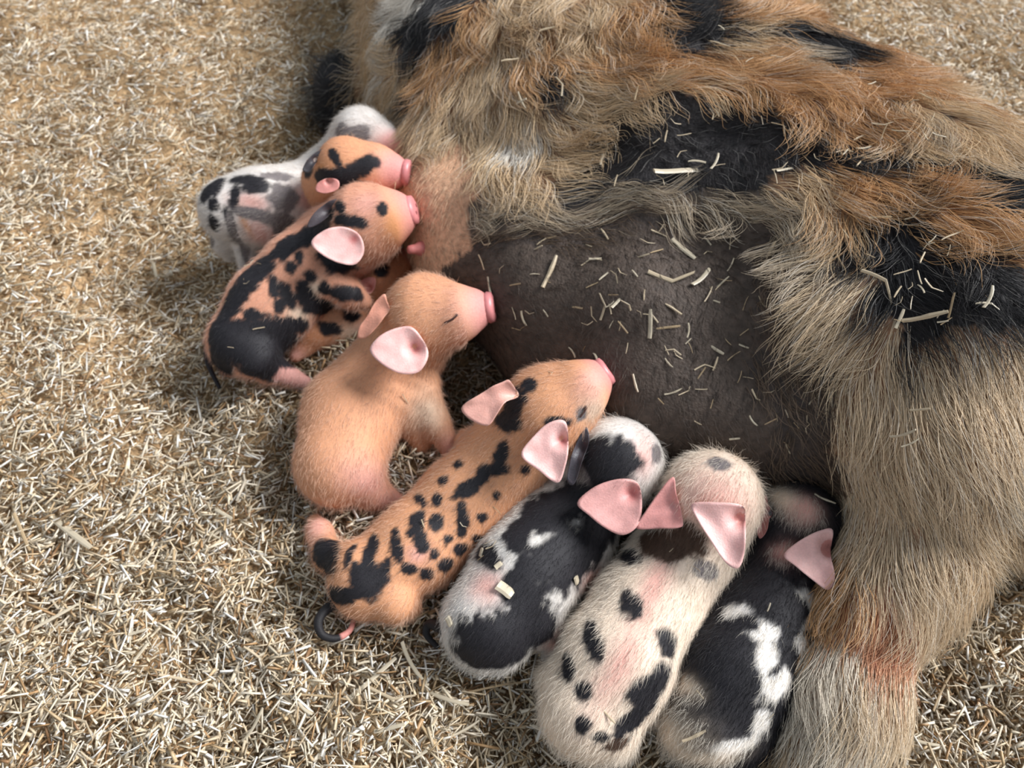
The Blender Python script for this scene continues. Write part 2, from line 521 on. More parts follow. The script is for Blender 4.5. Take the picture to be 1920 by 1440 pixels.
# wave
ph = rng.random(NC)[own] * 6.28
for q, t in enumerate(tt):
    pts[:, q] += side * (np.where(thigh, 0.0015, 0.0055) * t * np.sin(5.5 * t + ph) * (L / 0.045))[:, None]
hc = KHC[k] * rng.uniform(0.62, 1.25, NH)[:, None]
tipw = (rng.random(NH) < 0.16) & np.isin(k, [kinds.index(q) for q in 'TOGt' if q in kinds])
hc[tipw] = hc[tipw] * 0.45 + W_ * 0.55
gl = (rng.random(NH) < 0.10) & np.isin(k, [kinds.index(q) for q in 'Kk'])
hc[gl] = lin(120, 116, 112)
rad = np.outer(rng.uniform(0.00016, 0.00026, NH), (1 - tt ** 2 * 0.85))
hair_obj('coat_hair', pts, rad, hc, M_HAIR, sow)
h = hit(sow_bvh, 790, 466)
if h:
    c, n = h
    ax = nrm(n + np.array([-0.5, -0.3, 0.1]))
    Vt, Ft = tube([c - ax * 0.004, c + ax * 0.003, c + ax * 0.007, c + ax * 0.012, c + ax * 0.015, c + ax * 0.0163], [0.009, 0.0075, 0.0055, 0.005, 0.0042, 0.002], 14)
    mesh_obj('teat', Vt, Ft, M_TEAT, sow)
# ------------------------------------------------------------------ piglets
def K2(x, y, r, lift=0.0, z=None):
    """pixel + pixel radius -> 3-D centre resting r above the bedding (plus lift) and metric radius"""
    zz = 0.06 if z is None else z
    for _ in range(6):
        p = un(x, y, zz); rm = r * depth(p) / FPX
        if z is None: zz = rm + lift
    return un(x, y, zz), rm

def spot_frame(bvh, x, y, rx, ry, ang):
    h = hit(bvh, x, y)
    if h is None: return None
    c, n = h
    if np.dot(n, EYE - c) < 0: n = -n
    es = []
    for a, r in ((ang, rx), (ang + 90, ry)):
        dx, dy = r * math.cos(math.radians(a)), r * math.sin(math.radians(a))
        flat = depth(c) / FPX * (RT * dx - UP * dy)
        e = flat - np.dot(flat, n) * n
        ln = np.linalg.norm(e); fl_ = np.linalg.norm(flat)
        # undo foreshortening on the slanted skin, within reason
        e = e / (ln + 1e-9) * min(fl_ * fl_ / (ln + 1e-9), 1.7 * fl_)
        es.append(e)
    return c, n, es[0], es[1]

PIG_F = []
class Pattern:
    def __init__(self, bvh, base, spots, cols, seed):
        self.base = base; self.cols = cols; self.seed = seed; self.sp = []; self.softw = bool(base.mean() > 0.1)
        if base.mean() > 0.1: spots = sorted(spots, key=lambda q: 2 if q[5] == 'q' else int(q[5] in 'kng'))
        for s in spots:
            x, y, rx, ry, ang, c = s
            fr = spot_frame(bvh, x, y, rx, ry, ang)
            if fr: self.sp.append((fr, c))
    def __call__(self, P, soft=0.34):
        out = np.tile(self.base, (len(P), 1)) * (1 + 0.10 * vnoise(P, 45, self.seed))[:, None]
        nz = 0.22 * vnoise(P, 130, self.seed + 1) + 0.14 * vnoise(P, 300, self.seed + 2)
        for (c, n, e1, e2), col in self.sp:
            d = P - c
            a = d @ e1 / (e1 @ e1); b = d @ e2 / (e2 @ e2); w = d @ n / (0.9 * max(np.linalg.norm(e1), np.linalg.norm(e2)))
            rr = np.sqrt(a * a + b * b + w * w)
            if col in 'pcor' or self.softw and col in 'w':
                f = (0.85 * np.exp(-(rr + 0.6 * nz) ** 2 * 0.9))[:, None]
            else:
                rr = rr / (1.15 if col != 'w' else 0.92)
                f = np.clip((1 - rr - nz * (1.6 if col == 'w' else 1)) / (soft if col != 'w' else 0.6) + 0.5, 0, 1); f = (f * f * (3 - 2 * f))[:, None]
            out = out * (1 - f) + self.cols[col] * f
        return np.clip(out, 0, 1)

PC = {'k': lin(34, 32, 36), 'w': lin(226, 220, 214), 'p': lin(216, 158, 146), 'o': lin(206, 142, 92), 'g': lin(112, 104, 104),
      'c': lin(228, 206, 182), 'r': lin(190, 112, 84), 'n': lin(78, 58, 46), 'q': lin(206, 150, 140)}

def build_ear(root, bvh, base_px, outline, tilt, col_in, col_rim, concha=None, cup=0.003, droop=0.003, lift=0.011):
    h = hit(bvh, *base_px)
    if h is None: return
    c, n0 = h
    n = nrm(nrm(EYE - c) * 0.9 + np.array(tilt))
    c = c + nrm(EYE - c) * lift
    def pl(x, y):
        d = ray(x, y); t = np.dot(c - EYE, n) / np.dot(d, n); return EYE + d * t
    ol = crom(np.array(outline, float), 48, True)
    O3 = np.array([pl(*q) for q in ol]); M = len(O3)
    cen2 = ol.mean(0); C3 = pl(*cen2)
    con3 = pl(*concha) if concha else None
    b3 = pl(*base_px)
    size = np.linalg.norm(O3 - C3, axis=1).mean()
    far = max(np.linalg.norm(O3 - b3, axis=1))
    R = 9
    rp = np.array(concha if concha else base_px, float)
    inside = False; j = M - 1
    for i in range(M):
        if (ol[i][1] > rp[1]) != (ol[j][1] > rp[1]) and rp[0] < (ol[j][0] - ol[i][0]) * (rp[1] - ol[i][1]) / (ol[j][1] - ol[i][1]) + ol[i][0]: inside = not inside
        j = i
    if not inside:
        rp = ol[np.argmin(((ol - np.array(base_px)) ** 2).sum(1))]
    root_p = pl(*rp)
    hh = hit(bvh, *rp) if inside else None
    if hh is not None and np.linalg.norm(hh[0] - root_p) < 0.03:
        root_h = hh[0]
    else:
        loc = bvh.find_nearest(Vector(root_p))
        root_h = np.array(loc[0]) if loc[0] is not None else None
    def surf(off):
        V = []
        for r in range(1, R + 1):
            f = r / R
            q = C3 + (O3 - C3) * f
            V.append(q)
        V = np.concatenate([[C3]] + V)
        f = np.concatenate([[0]] + [np.full(M, r / R) for r in range(1, R + 1)])
        disp = -cup * (1 - f ** 2.2)
        disp += 0.0012 * vnoise(V, 120, 3) * f + 0.0022 * vnoise(V, 48, 4)
        disp -= droop * (np.linalg.norm(V - b3, axis=1) / far) ** 2
        dc = np.zeros(len(V))
        if con3 is not None:
            dc = np.exp(-(np.linalg.norm(V - con3, axis=1) / (0.24 * size)) ** 2)
        V = V + n * (disp + off)[:, None]
        if root_h is not None:
            w = np.exp(-(np.linalg.norm(V - root_p, axis=1) / (0.34 * size)) ** 2)
            dv = root_h - root_p; dl = np.linalg.norm(dv)
            V = V + dv[None] * (w * (max(dl - 0.0042, 0) / (dl + 1e-9) if inside else 1.03))[:, None]
        return V, f, dc
    th = 0.0016
    V1, f, dc = surf(0); V2, _, _ = surf(-th)
    inset = np.where(f > 0.99, 1.0, 1.0)
    V2 = C3 + (V2 - C3) * 0.985
    nV = len(V1)
    F = []
    for s in range(M):
        s2 = (s + 1) % M
        F.append((0, 1 + s2, 1 + s)); F.append((nV, nV + 1 + s, nV + 1 + s2))
        for r in range(R - 1):
            a, b = 1 + r * M + s, 1 + r * M + s2
            F.append((a, b, b + M, a + M)); F.append((nV + a, nV + a + M, nV + b + M, nV + b))
        a, b = 1 + (R - 1) * M + s, 1 + (R - 1) * M + s2
        F.append((a, b, nV + b, nV + a))
    colr = np.tile(col_in, (nV, 1)) * (1 + 0.12 * vnoise(V1, 200, 8))[:, None]
    colr = colr * (1 - dc[:, None]) + lin(196, 112, 108) * dc[:, None]
    back = np.tile(col_rim, (nV, 1))
    o = mesh_obj('ear', np.concatenate([V1, V2]), [fc[::-1] for fc in F], M_EAR, root, np.concatenate([colr, back]))
    o['label'] = 'soft thin ear flap'
    return (root_h, 0.42 * size) if inside else None

def piglet(name, label, spine, head, snout, legs, base, spots, ears, tail=None, tail_col=None, eye=None, seed=1, hair=(20000, 0.0075), hmix=0.25, h=0.0028, wr=0.0, mouth=None):
    sp = [K2(*s) if not isinstance(s[-1], str) else None for s in spine]
    hd = [K2(*s) for s in head]
    sn = [K2(*s) for s in snout]
    lg = [[K2(*s) for s in l] for l in legs]
    chain = sp + hd[:1]
    hp, hr = hd[0]
    s_dir = nrm(sn[-1][0] - hp)
    def f(P):
        d = None
        for (a, ra), (b, rb) in zip(chain[:-1], chain[1:]):
            e = d_cone(P, a, b, ra, rb)
            d = e if d is None else smin(d, e, 0.016)
        for (a, ra), (b, rb) in zip(hd[:-1], hd[1:]):
            d = smin(d, d_cone(P, a, b, ra, rb), 0.015)
        prev = hd[-1]
        ch = [prev] + sn
        for (a, ra), (b, rb) in zip(ch[:-1], ch[1:]):
            d = smin(d, d_cone(P, a, b, min(ra, rb * 1.5), rb), 0.012)
        for l in lg:
            for (a, ra), (b, rb) in zip(l[:-1], l[1:]):
                d = smin(d, d_cone(P, a, b, ra, rb), 0.009)
        if wr > 0:
            ax = nrm(chain[-1][0] - chain[0][0])
            mid = chain[-2][0]
            d = d + wr * np.sin((P @ ax) * 460 + 3 * np.sin(P[:, 2] * 60)) * np.exp(-((P - mid) ** 2).sum(1) / 0.0022)
        d = np.maximum(d, -(P[:, 2] + 0.004))
        return d
    def fc(P):
        d = f(P)
        for g in [sow_f] + PIG_F[:]:
            d = np.maximum(d, -(g(P) + 0.0025))
        return d
    allp = np.array([q[0] for q in sp + hd + sn + sum(lg, [])]); allr = max(q[1] for q in sp + hd)
    lo = allp.min(0) - allr - 0.012; hi = allp.max(0) + allr + 0.012
    lo[2] = -0.012
    V, F = surface_nets(fc, lo, hi, h)
    PIG_F.append(f)
    bvh = BVHTree.FromPolygons([Vector(v) for v in V], [tuple(int(q) for q in fc) for fc in F])
    root = empty(name, (float(sp[0][0][0]), float(sp[0][0][1]), 0.0), label, 'piglet', 'piglets nursing at the sow')
    pat = Pattern(bvh, base, spots, PC, seed)
    C = pat(V)
    # snout end is bare pink skin
    tip = sn[-1][0] + s_dir * sn[-1][1] * 0.6
    fs = np.clip(1.5 - np.linalg.norm(V - tip, axis=1) / (sn[-1][1] * 1.25), 0, 1)[:, None]
    C = C * (1 - fs) + lin(208, 138, 136) * fs
    body = mesh_obj('body', V, F, M_PIGSKIN, root, C)
    # snout disc with two nostrils
    dn, dr = s_dir, sn[-1][1]
    c0 = sn[-1][0] + dn * dr * 0.78
    Vd, Fd = tube([c0 - dn * 0.003, c0, c0 + dn * dr * 0.28, c0 + dn * dr * 0.36], [dr * 0.72, dr * 0.86, dr * 0.80, dr * 0.55], 18)
    disc = mesh_obj('snout_disc', Vd, Fd, M_SNOUT, root); disc['label'] = 'bare pink snout disc'
    a = nrm(np.cross(dn, [0, 0, 1.0])); b = np.cross(a, dn)
    for sgn in (-1, 1):
        q = c0 + dn * dr * 0.33 + a * sgn * dr * 0.3
        Vn, Fn = tube([q - dn * 0.001, q + dn * 0.0004, q + dn * 0.0009], [dr * 0.13, dr * 0.13, dr * 0.08], 10)
        sub_obj('nostril', Vn, Fn, M_NOSTRIL, disc)
    ear_roots = [q for q in [build_ear(root, bvh, *e) for e in ears] if q is not None]
    if tail:
        tp = [K2(x, y, 3, 0, z)[0] for x, y, z in tail]
        tp = crom(tp, 30)
        rr = np.linspace(0.0052, 0.0022, len(tp))
        Vt, Ft = tube(tp, rr, 8)
        tc = np.repeat(np.array([tail_col[0] if i < len(tp) * 0.7 else tail_col[1] for i in range(len(tp))]), 8, 0)
        mesh_obj('tail', Vt, Ft, M_PIGSKIN, root, tc)
    if eye:
        pp = []
        for x, y in eye:
            hh = hit(bvh, x, y)
            if hh: pp.append(hh[0] + hh[1] * 0.0006)
        if len(pp) > 2:
            pp = crom(pp, 12)
            Ve, Fe = tube(pp, np.concatenate([[0.0004], np.full(len(pp) - 2, 0.0011), [0.0004]]), 6)
            e_ = mesh_obj('eyelid', Ve, Fe, M_LID, root); e_['label'] = 'closed eyelid slit'
    # short coat
    N, Lh = hair
    VN = vert_normals(V, F)
    P, T = tri_sample(V, F, N, keep=lambda c: c[:, 2] > 0.008)
    nn = nrm(VN[T].sum(1))
    cen = np.array([q[0] for q in sp + hd + sn])
    tang = np.gradient(cen, axis=0)
    d = ((P[:, None] - cen[None]) ** 2).sum(2)
    w = 1 / (d + 1e-4) ** 2
    fdv = -nrm((w[:, :, None] * tang[None]).sum(1))
    fdv = nrm(fdv - (fdv * nn).sum(1)[:, None] * nn + 0.28 * rng.normal(0, 1, P.shape) + np.array([0, 0, -0.25]))
    far = np.linalg.norm(P - tip, axis=1) > sn[-1][1] * 2.0
    for rh, rr_ in ear_roots:
        far &= np.linalg.norm(P - rh, axis=1) > rr_
    P, nn, fdv = P[far], nn[far], fdv[far]; N = len(P)
    L = Lh * rng.uniform(0.5, 1.2, N)
    K = 4; tt = np.linspace(0, 1, K)
    pts = np.stack([P - nn * 0.0004 + L[:, None] * (t * fdv * 0.95 + nn * (0.62 * t - 0.32 * t * t)) for t in tt], 1)
    hcol = pat(P) * rng.uniform(0.8, 1.2, N)[:, None]
    lum = hcol.mean(1, keepdims=True)
    hcol = np.where(lum > 0.08, hcol * (1 - hmix) + hmix * np.array(lin(236, 226, 210)), hcol)
    hair_obj('coat_hair', pts, np.outer(np.full(N, 0.00013), 1 - 0.8 * tt), np.clip(hcol, 0, 1), M_FUZZ, root)
    PIG_BVH[name + label] = bvh
    return root, bvh
PIG_BVH = {}
PINK = lin(228, 180, 174); PINKD = lin(205, 138, 130); DKE = lin(60, 56, 60)
Tn = (0, 0, 0.25)

# solid orange piglet
pig_orange, bv_orange = piglet('piglet', 'plain orange piglet with folded pink ears sitting up to suckle',
    [(636, 868, 84), (662, 775, 88), (722, 712, 82, .012), (758, 655, 72, .035)],
    [(800, 592, 76, 0, .130)], [(856, 588, 52, 0, .140), (889, 580, 35, 0, .139)],
    [[(785, 735, 44, 0, .06), (815, 790, 26, 0, .035), (850, 850, 20, 0, .012)], [(745, 745, 46, 0, .06), (775, 790, 30, 0, .03), (790, 830, 20, 0, .012)],
     [(672, 885, 52, 0, .045), (700, 925, 30, 0, .022), (745, 942, 17, 0, .010)]],
    lin(206, 148, 112), [(740, 840, 40, 60, 40, 'c'), (800, 780, 30, 36, 0, 'c'), (872, 650, 40, 22, -40, 'c'), (690, 905, 40, 40, 0, 'p'), (740, 940, 30, 20, 0, 'p'), (850, 845, 25, 30, 0, 'p'), (898, 585, 34, 60, 0, 'p')],
    [((770, 640), [(795, 640), (770, 612), (735, 617), (708, 633), (693, 656), (715, 682), (750, 700), (785, 697), (803, 668)], Tn, PINK, lin(214, 150, 118), (778, 652)),
     ((738, 580), [(722, 552), (704, 564), (690, 588), (672, 612), (667, 632), (682, 634), (700, 620), (720, 592)], (-.3, 0, .1), lin(214, 150, 128), lin(206, 142, 100), None, .002, .003, .001)],
    None, None, eye=[(833, 606), (841, 602), (850, 597), (858, 589)], seed=10, wr=0.0016)

# orange piglet with black spots
pig_spot, bv_spot = piglet('piglet', 'orange piglet peppered with black spots and a curled black tail',
    [(690, 1088, 74), (785, 1022, 80), (868, 940, 80, .01), (945, 865, 80, .03)],
    [(1032, 768, 86, 0, .125)], [(1088, 730, 54, 0, .146), (1109, 714, 34, 0, .145)],
    [[(930, 905, 46, 0, .06), (935, 915, 28, 0, .035), (935, 915, 20, 0, .012)], [(905, 850, 48, 0, .06), (880, 830, 24, 0, .03), (895, 815, 18, 0, .012)],
     [(668, 1060, 42, 0, .05), (618, 1042, 28, 0, .03), (600, 1000, 23, 0, .018), (592, 978, 15, 0, .012)], [(740, 1130, 40, 0, .04), (770, 1140, 22, 0, .015)]],
    lin(206, 148, 110), [(962, 760, 17, 40, 12, 'k'), (990, 722, 14, 12, 0, 'k'), (1045, 792, 24, 10, 0, 'k'), (940, 850, 12, 24, 20, 'k'), (935, 880, 20, 12, 0, 'k'), (905, 890, 12, 22, 20, 'k'), (878, 915, 30, 13, -30, 'k'), (931, 930, 8, 10, 0, 'k'),
     (820, 937, 10, 12, 0, 'k'), (788, 937, 13, 8, 20, 'k'), (868, 965, 11, 26, -8, 'k'), (783, 975, 14, 16, 0, 'k'), (818, 980, 14, 13, 0, 'k'), (788, 1012, 12, 26, -20, 'k'), (742, 1025, 11, 26, -10, 'k'), (866, 995, 9, 12, 0, 'k'),
     (865, 1030, 12, 12, 0, 'k'), (768, 1068, 15, 10, 20, 'k'), (800, 1078, 12, 12, 0, 'k'), (836, 1060, 12, 14, 0, 'k'), (693, 1085, 32, 36, 0, 'k'), (640, 1118, 42, 16, -10, 'k'), (700, 1022, 10, 16, 0, 'k'), (655, 1040, 8, 22, 20, 'k'), (685, 1045, 8, 18, 10, 'k'),
     (612, 1042, 30, 26, 0, 'k'), (597, 985, 26, 24, 0, 'p'), (785, 1040, 20, 18, 0, 'p'), (1090, 775, 9, 12, 0, 'g'), (1115, 765, 24, 26, 0, 'c'), (1118, 712, 30, 40, 20, 'p'), (950, 790, 26, 16, 0, 'k'), (905, 970, 9, 8, 0, 'k'), (840, 1010, 8, 9, 0, 'k'), (770, 1000, 8, 7, 0, 'k'), (830, 900, 10, 7, -30, 'k'), (860, 870, 9, 7, -30, 'k'), (985, 880, 8, 9, 0, 'k'), (725, 1060, 10, 14, 10, 'k'), (740, 1000, 9, 8, 0, 'k'), (665, 1065, 8, 14, 10, 'k'), (815, 1040, 9, 10, 0, 'k'), (895, 1010, 9, 8, 0, 'k')],
    [((985, 740), [(953, 712), (930, 720), (893, 742), (863, 764), (880, 786), (912, 798), (930, 778), (948, 745)], (-.2, 0, .2), lin(222, 166, 152), lin(205, 150, 120), None, .003),
     ((1040, 820), [(1060, 790), (1030, 792), (1003, 815), (977, 852), (1008, 880), (1045, 905), (1060, 875), (1066, 835)], Tn, PINK, lin(214, 150, 128), (1055, 825), .005)],
    [(655, 1125, .03), (615, 1140, .032), (597, 1165, .034), (604, 1190, .03), (630, 1197, .026), (655, 1183, .022), (663, 1163, .02)], (lin(34, 32, 34), lin(196, 130, 120)),
    eye=[(1086, 782), (1091, 776), (1096, 768), (1098, 760)], seed=20)

# black and white piglet
pig_bw, bv_bw = piglet('piglet', 'black and white piglet with pink ear squeezed beside the orange spotted piglet',
    [(918, 1168, 92), (985, 1080, 96), (1045, 1005, 90), (1100, 935, 78, .008)],
    [(1158, 866, 84, 0, .098)], [(1165, 866, 48, 0, .075), (1165, 868, 28, 0, .052)],
    [[(1110, 1020, 40, 0, .05), (1120, 1065, 25, 0, .03), (1095, 1105, 18, 0, .012)], [(1000, 1160, 50, 0, .045), (1045, 1190, 28, 0, .025), (1030, 1230, 18, 0, .012)], [(960, 960, 30, 0, .05), (940, 960, 18, 0, .015)]],
    lin(206, 200, 194), [(1072, 1045, 72, 52, -20, 'k'), (1130, 985, 40, 40, 0, 'k'), (1085, 930, 62, 34, -30, 'k'), (1020, 960, 40, 34, 0, 'k'), (1125, 865, 58, 44, -10, 'k'), (960, 1195, 92, 50, -8, 'k'), (985, 1120, 40, 34, 30, 'k'), (970, 1085, 20, 44, 30, 'k'), (850, 1100, 18, 26, 0, 'k'), (910, 1040, 22, 16, 0, 'k'), (970, 1000, 26, 20, -30, 'k'), (900, 1235, 60, 26, 10, 'k'),
     (912, 1098, 30, 26, -20, 'p'), (1205, 850, 26, 40, 0, 'p'), (1232, 850, 10, 16, 0, 'g'), (1108, 1085, 22, 26, 0, 'p'), (1040, 1205, 22, 24, 0, 'p'), (1140, 798, 44, 14, 10, 'w'), (1085, 885, 12, 22, -30, 'g')],
    [((1165, 925), [(1195, 905), (1160, 898), (1115, 912), (1082, 942), (1104, 966), (1135, 990), (1168, 1003), (1196, 985), (1204, 945)], Tn, lin(214, 158, 152), DKE, (1186, 925), .004),
     ((1090, 840), [(1098, 800), (1082, 826), (1070, 862), (1062, 900), (1075, 908), (1090, 870), (1104, 826)], (-.2, 0, .1), lin(66, 62, 68), DKE, None, .002)],
    [(832, 1180, .045), (806, 1170, .035), (800, 1190, .03), (822, 1215, .025)], (lin(34, 32, 34), lin(34, 32, 34)), seed=30, hmix=.3)

# pale piglet with black spots
pig_pale, bv_pale = piglet('piglet', 'cream white piglet with scattered black spots and large pink ears',
    [(1105, 1328, 92), (1158, 1245, 104), (1215, 1150, 100), (1272, 1065, 90, .01)],
    [(1335, 935, 90, 0, .105)], [(1338, 930, 50, 0, .082), (1340, 926, 28, 0, .062)],
    [[(1230, 1110, 40, 0, .05), (1160, 1090, 22, 0, .02)], [(1310, 1090, 38, 0, .05), (1312, 1095, 22, 0, .015)], [(1145, 1365, 56, 0, .04), (1165, 1400, 28, 0, .015)], [(1060, 1280, 46, 0, .04), (1025, 1270, 22, 0, .015)]],
    lin(226, 206, 186), [(1182, 1132, 20, 20, 0, 'k'), (1252, 1205, 18, 26, -20, 'k'), (1110, 1195, 14, 28, -5, 'k'), (1064, 1248, 9, 18, 10, 'k'), (1095, 1296, 15, 14, 0, 'k'), (1092, 1362, 15, 17, 20, 'k'), (1126, 1382, 18, 11, 10, 'k'), (1225, 1285, 46, 26, -38, 'k'), (1190, 1345, 50, 18, -35, 'k'), (1160, 1395, 30, 10, -10, 'n'),
     (1245, 1018, 46, 26, 0, 'n'), (1290, 1010, 26, 30, 0, 'n'), (1180, 1040, 16, 14, -30, 'k'), (1325, 1070, 24, 16, 20, 'g'), (1350, 868, 20, 11, 0, 'g'), (1340, 940, 70, 60, 0, 'p'), (1225, 1100, 22, 60, 35, 'p'), (1165, 1245, 26, 90, 35, 'p'), (1250, 935, 14, 14, 0, 'n')],
    [((1262, 950), [(1262, 894), (1268, 925), (1281, 978), (1272, 990), (1235, 991), (1192, 990), (1210, 958), (1236, 922)], (-.25, 0, .15), lin(218, 152, 146), lin(214, 150, 140), None, .003),
     ((1370, 960), [(1297, 944), (1345, 942), (1392, 948), (1398, 975), (1397, 1030), (1386, 1064), (1362, 1056), (1330, 1010), (1308, 975)], Tn, PINK, PINKD, (1389, 974), .005)],
    None, None, seed=40, hair=(26000, .010), hmix=.55)

# black piglet with white patches
pig_blk, bv_blk = piglet('piglet', 'mostly black piglet with white flank patches lying against the sow\'s hind leg',
    [(1325, 1352, 92), (1378, 1268, 104), (1425, 1175, 100), (1462, 1085, 86, .008)],
    [(1492, 975, 74, 0, .085)], [(1494, 966, 44, 0, .065), (1494, 960, 26, 0, .050)],
    [[(1470, 1110, 38, 0, .05), (1480, 1115, 22, 0, .015)], [(1390, 1370, 60, 0, .04), (1440, 1390, 30, 0, .015)], [(1300, 1380, 48, 0, .035), (1275, 1405, 24, 0, .012)]],
    lin(36, 34, 38), [(1460, 1285, 44, 24, -25, 'w'), (1440, 1225, 22, 30, 20, 'w'), (1430, 1185, 36, 20, 0, 'w'), (1515, 1140, 20, 36, 0, 'w'), (1385, 1148, 26, 12, -10, 'w'), (1500, 1230, 22, 40, 10, 'w'), (1385, 1400, 50, 16, -10, 'w'), (1255, 1385, 32, 44, 0, 'c'), (1290, 1285, 18, 12, -30, 'c'), (1320, 1425, 60, 14, 0, 'c'), (1430, 1355, 20, 26, 0, 'w'),
     (1498, 1142, 22, 20, 0, 'k'), (1488, 1235, 14, 24, 0, 'k'), (1400, 1165, 18, 12, 0, 'k'), (1470, 935, 34, 18, 20, 'c'), (1510, 955, 26, 22, 0, 'p'), (1475, 1035, 22, 18, 0, 'p')],
    [((1520, 1020), [(1470, 1040), (1502, 1012), (1540, 994), (1562, 994), (1558, 1035), (1566, 1085), (1552, 1106), (1522, 1086), (1492, 1062)], Tn, PINK, PINKD, (1556, 1030), .005),
     ((1440, 960), [(1436, 930), (1425, 950), (1418, 990), (1425, 1010), (1440, 985)], (-.2, 0, .1), lin(150, 100, 96), DKE, None, .002)],
    None, None, seed=50, hair=(26000, .010), hmix=.5)

# calico piglet
pig_cal, bv_cal = piglet('piglet', 'calico piglet, orange and white with a black back, lying over another piglet',
    [(455, 640, 66, .012), (508, 572, 74, .02), (570, 515, 76, .03), (628, 462, 72, .04)],
    [(690, 418, 72, 0, .140)], [(726, 407, 48, 0, .150), (745, 402, 33, 0, .149)],
    [[(480, 670, 44, 0, .05), (505, 690, 28, 0, .03), (540, 705, 18, 0, .018), (572, 716, 12, 0, .012)], [(628, 530, 42, 0, .085), (655, 552, 26, 0, .078), (682, 566, 16, 0, .066)], [(440, 660, 36, 0, .03), (430, 690, 18, 0, .015)]],
    lin(208, 148, 120), [(600, 425, 34, 22, -35, 'k'), (480, 510, 46, 20, -38, 'k'), (545, 458, 40, 20, -35, 'k'), (440, 560, 22, 50, 35, 'k'), (405, 630, 20, 60, 10, 'k'), (500, 640, 60, 40, -10, 'k'), (500, 690, 40, 26, 0, 'k'), (440, 620, 26, 22, 0, 'k'), (610, 540, 12, 10, 0, 'k'), (545, 500, 10, 12, 0, 'k'), (415, 690, 26, 20, 0, 'k'),
     (718, 392, 10, 13, 0, 'k'), (637, 387, 9, 14, -30, 'k'), (655, 414, 32, 11, 12, 'k'), (610, 400, 20, 16, 0, 'k'), (632, 490, 40, 14, 25, 'k'), (512, 535, 9, 26, -15, 'k'), (538, 552, 11, 28, -22, 'k'), (582, 517, 11, 12, 0, 'k'), (562, 480, 8, 14, 0, 'k'), (570, 550, 13, 22, 0, 'k'), (525, 575, 10, 14, 0, 'k'), (600, 575, 30, 14, 0, 'k'), (470, 590, 14, 12, 0, 'k'), (655, 550, 30, 14, 10, 'k'), (550, 610, 26, 14, 0, 'k'), (490, 615, 26, 14, 0, 'k'),
     (425, 655, 12, 18, -10, 'c'), (560, 590, 18, 16, 0, 'c'), (590, 540, 14, 16, 0, 'c'), (548, 706, 26, 14, 0, 'q'), (575, 718, 20, 16, 0, 'q'), (700, 380, 34, 24, 0, 'p'), (690, 595, 22, 18, 0, 'p'), (740, 420, 24, 44, 0, 'o')],
    [((655, 455), [(672, 438), (640, 424), (605, 432), (583, 455), (605, 478), (640, 494), (668, 494), (683, 468)], Tn, PINK, DKE, (664, 447), .004),
     ((615, 395), [(640, 372), (615, 378), (590, 398), (575, 425), (595, 420), (620, 400)], (-.1, .1, .2), lin(70, 62, 66), DKE, None, .002)],
    [(402, 600, .05), (390, 640, .035), (390, 680, .025), (412, 728, .014)], (lin(34, 32, 36), lin(40, 36, 40)), seed=60)

# piglet underneath the calico one
pig_und, bv_und = piglet('piglet', 'orange piglet with black blotches wedged underneath the calico piglet',
    [(590, 618, 38, 0), (632, 596, 42, 0), (675, 566, 40, 0)],
    [(715, 525, 44, 0, .045)], [(745, 500, 28, 0, .05), (760, 485, 18, 0, .055)],
    [[(660, 590, 30, 0, .03), (690, 618, 18, 0, .015), (720, 610, 13, 0, .01)], [(590, 620, 28, 0, .025), (570, 650, 16, 0, .014), (555, 668, 12, 0, .01)]],
    lin(206, 142, 104), [(715, 505, 13, 13, 0, 'k'), (640, 562, 24, 10, 15, 'k'), (620, 617, 20, 13, 0, 'k'), (585, 590, 16, 12, 0, 'k'), (660, 590, 14, 12, 0, 'k'), (665, 625, 26, 14, 0, 'c'), (700, 615, 24, 14, 0, 'p'), (555, 665, 20, 14, 0, 'p')],
    [((690, 540), [(704, 522), (688, 520), (668, 532), (662, 548), (680, 556), (700, 545)], Tn, PINKD, PINKD, None, .003)], None, None, seed=70, hair=(5000, .006))

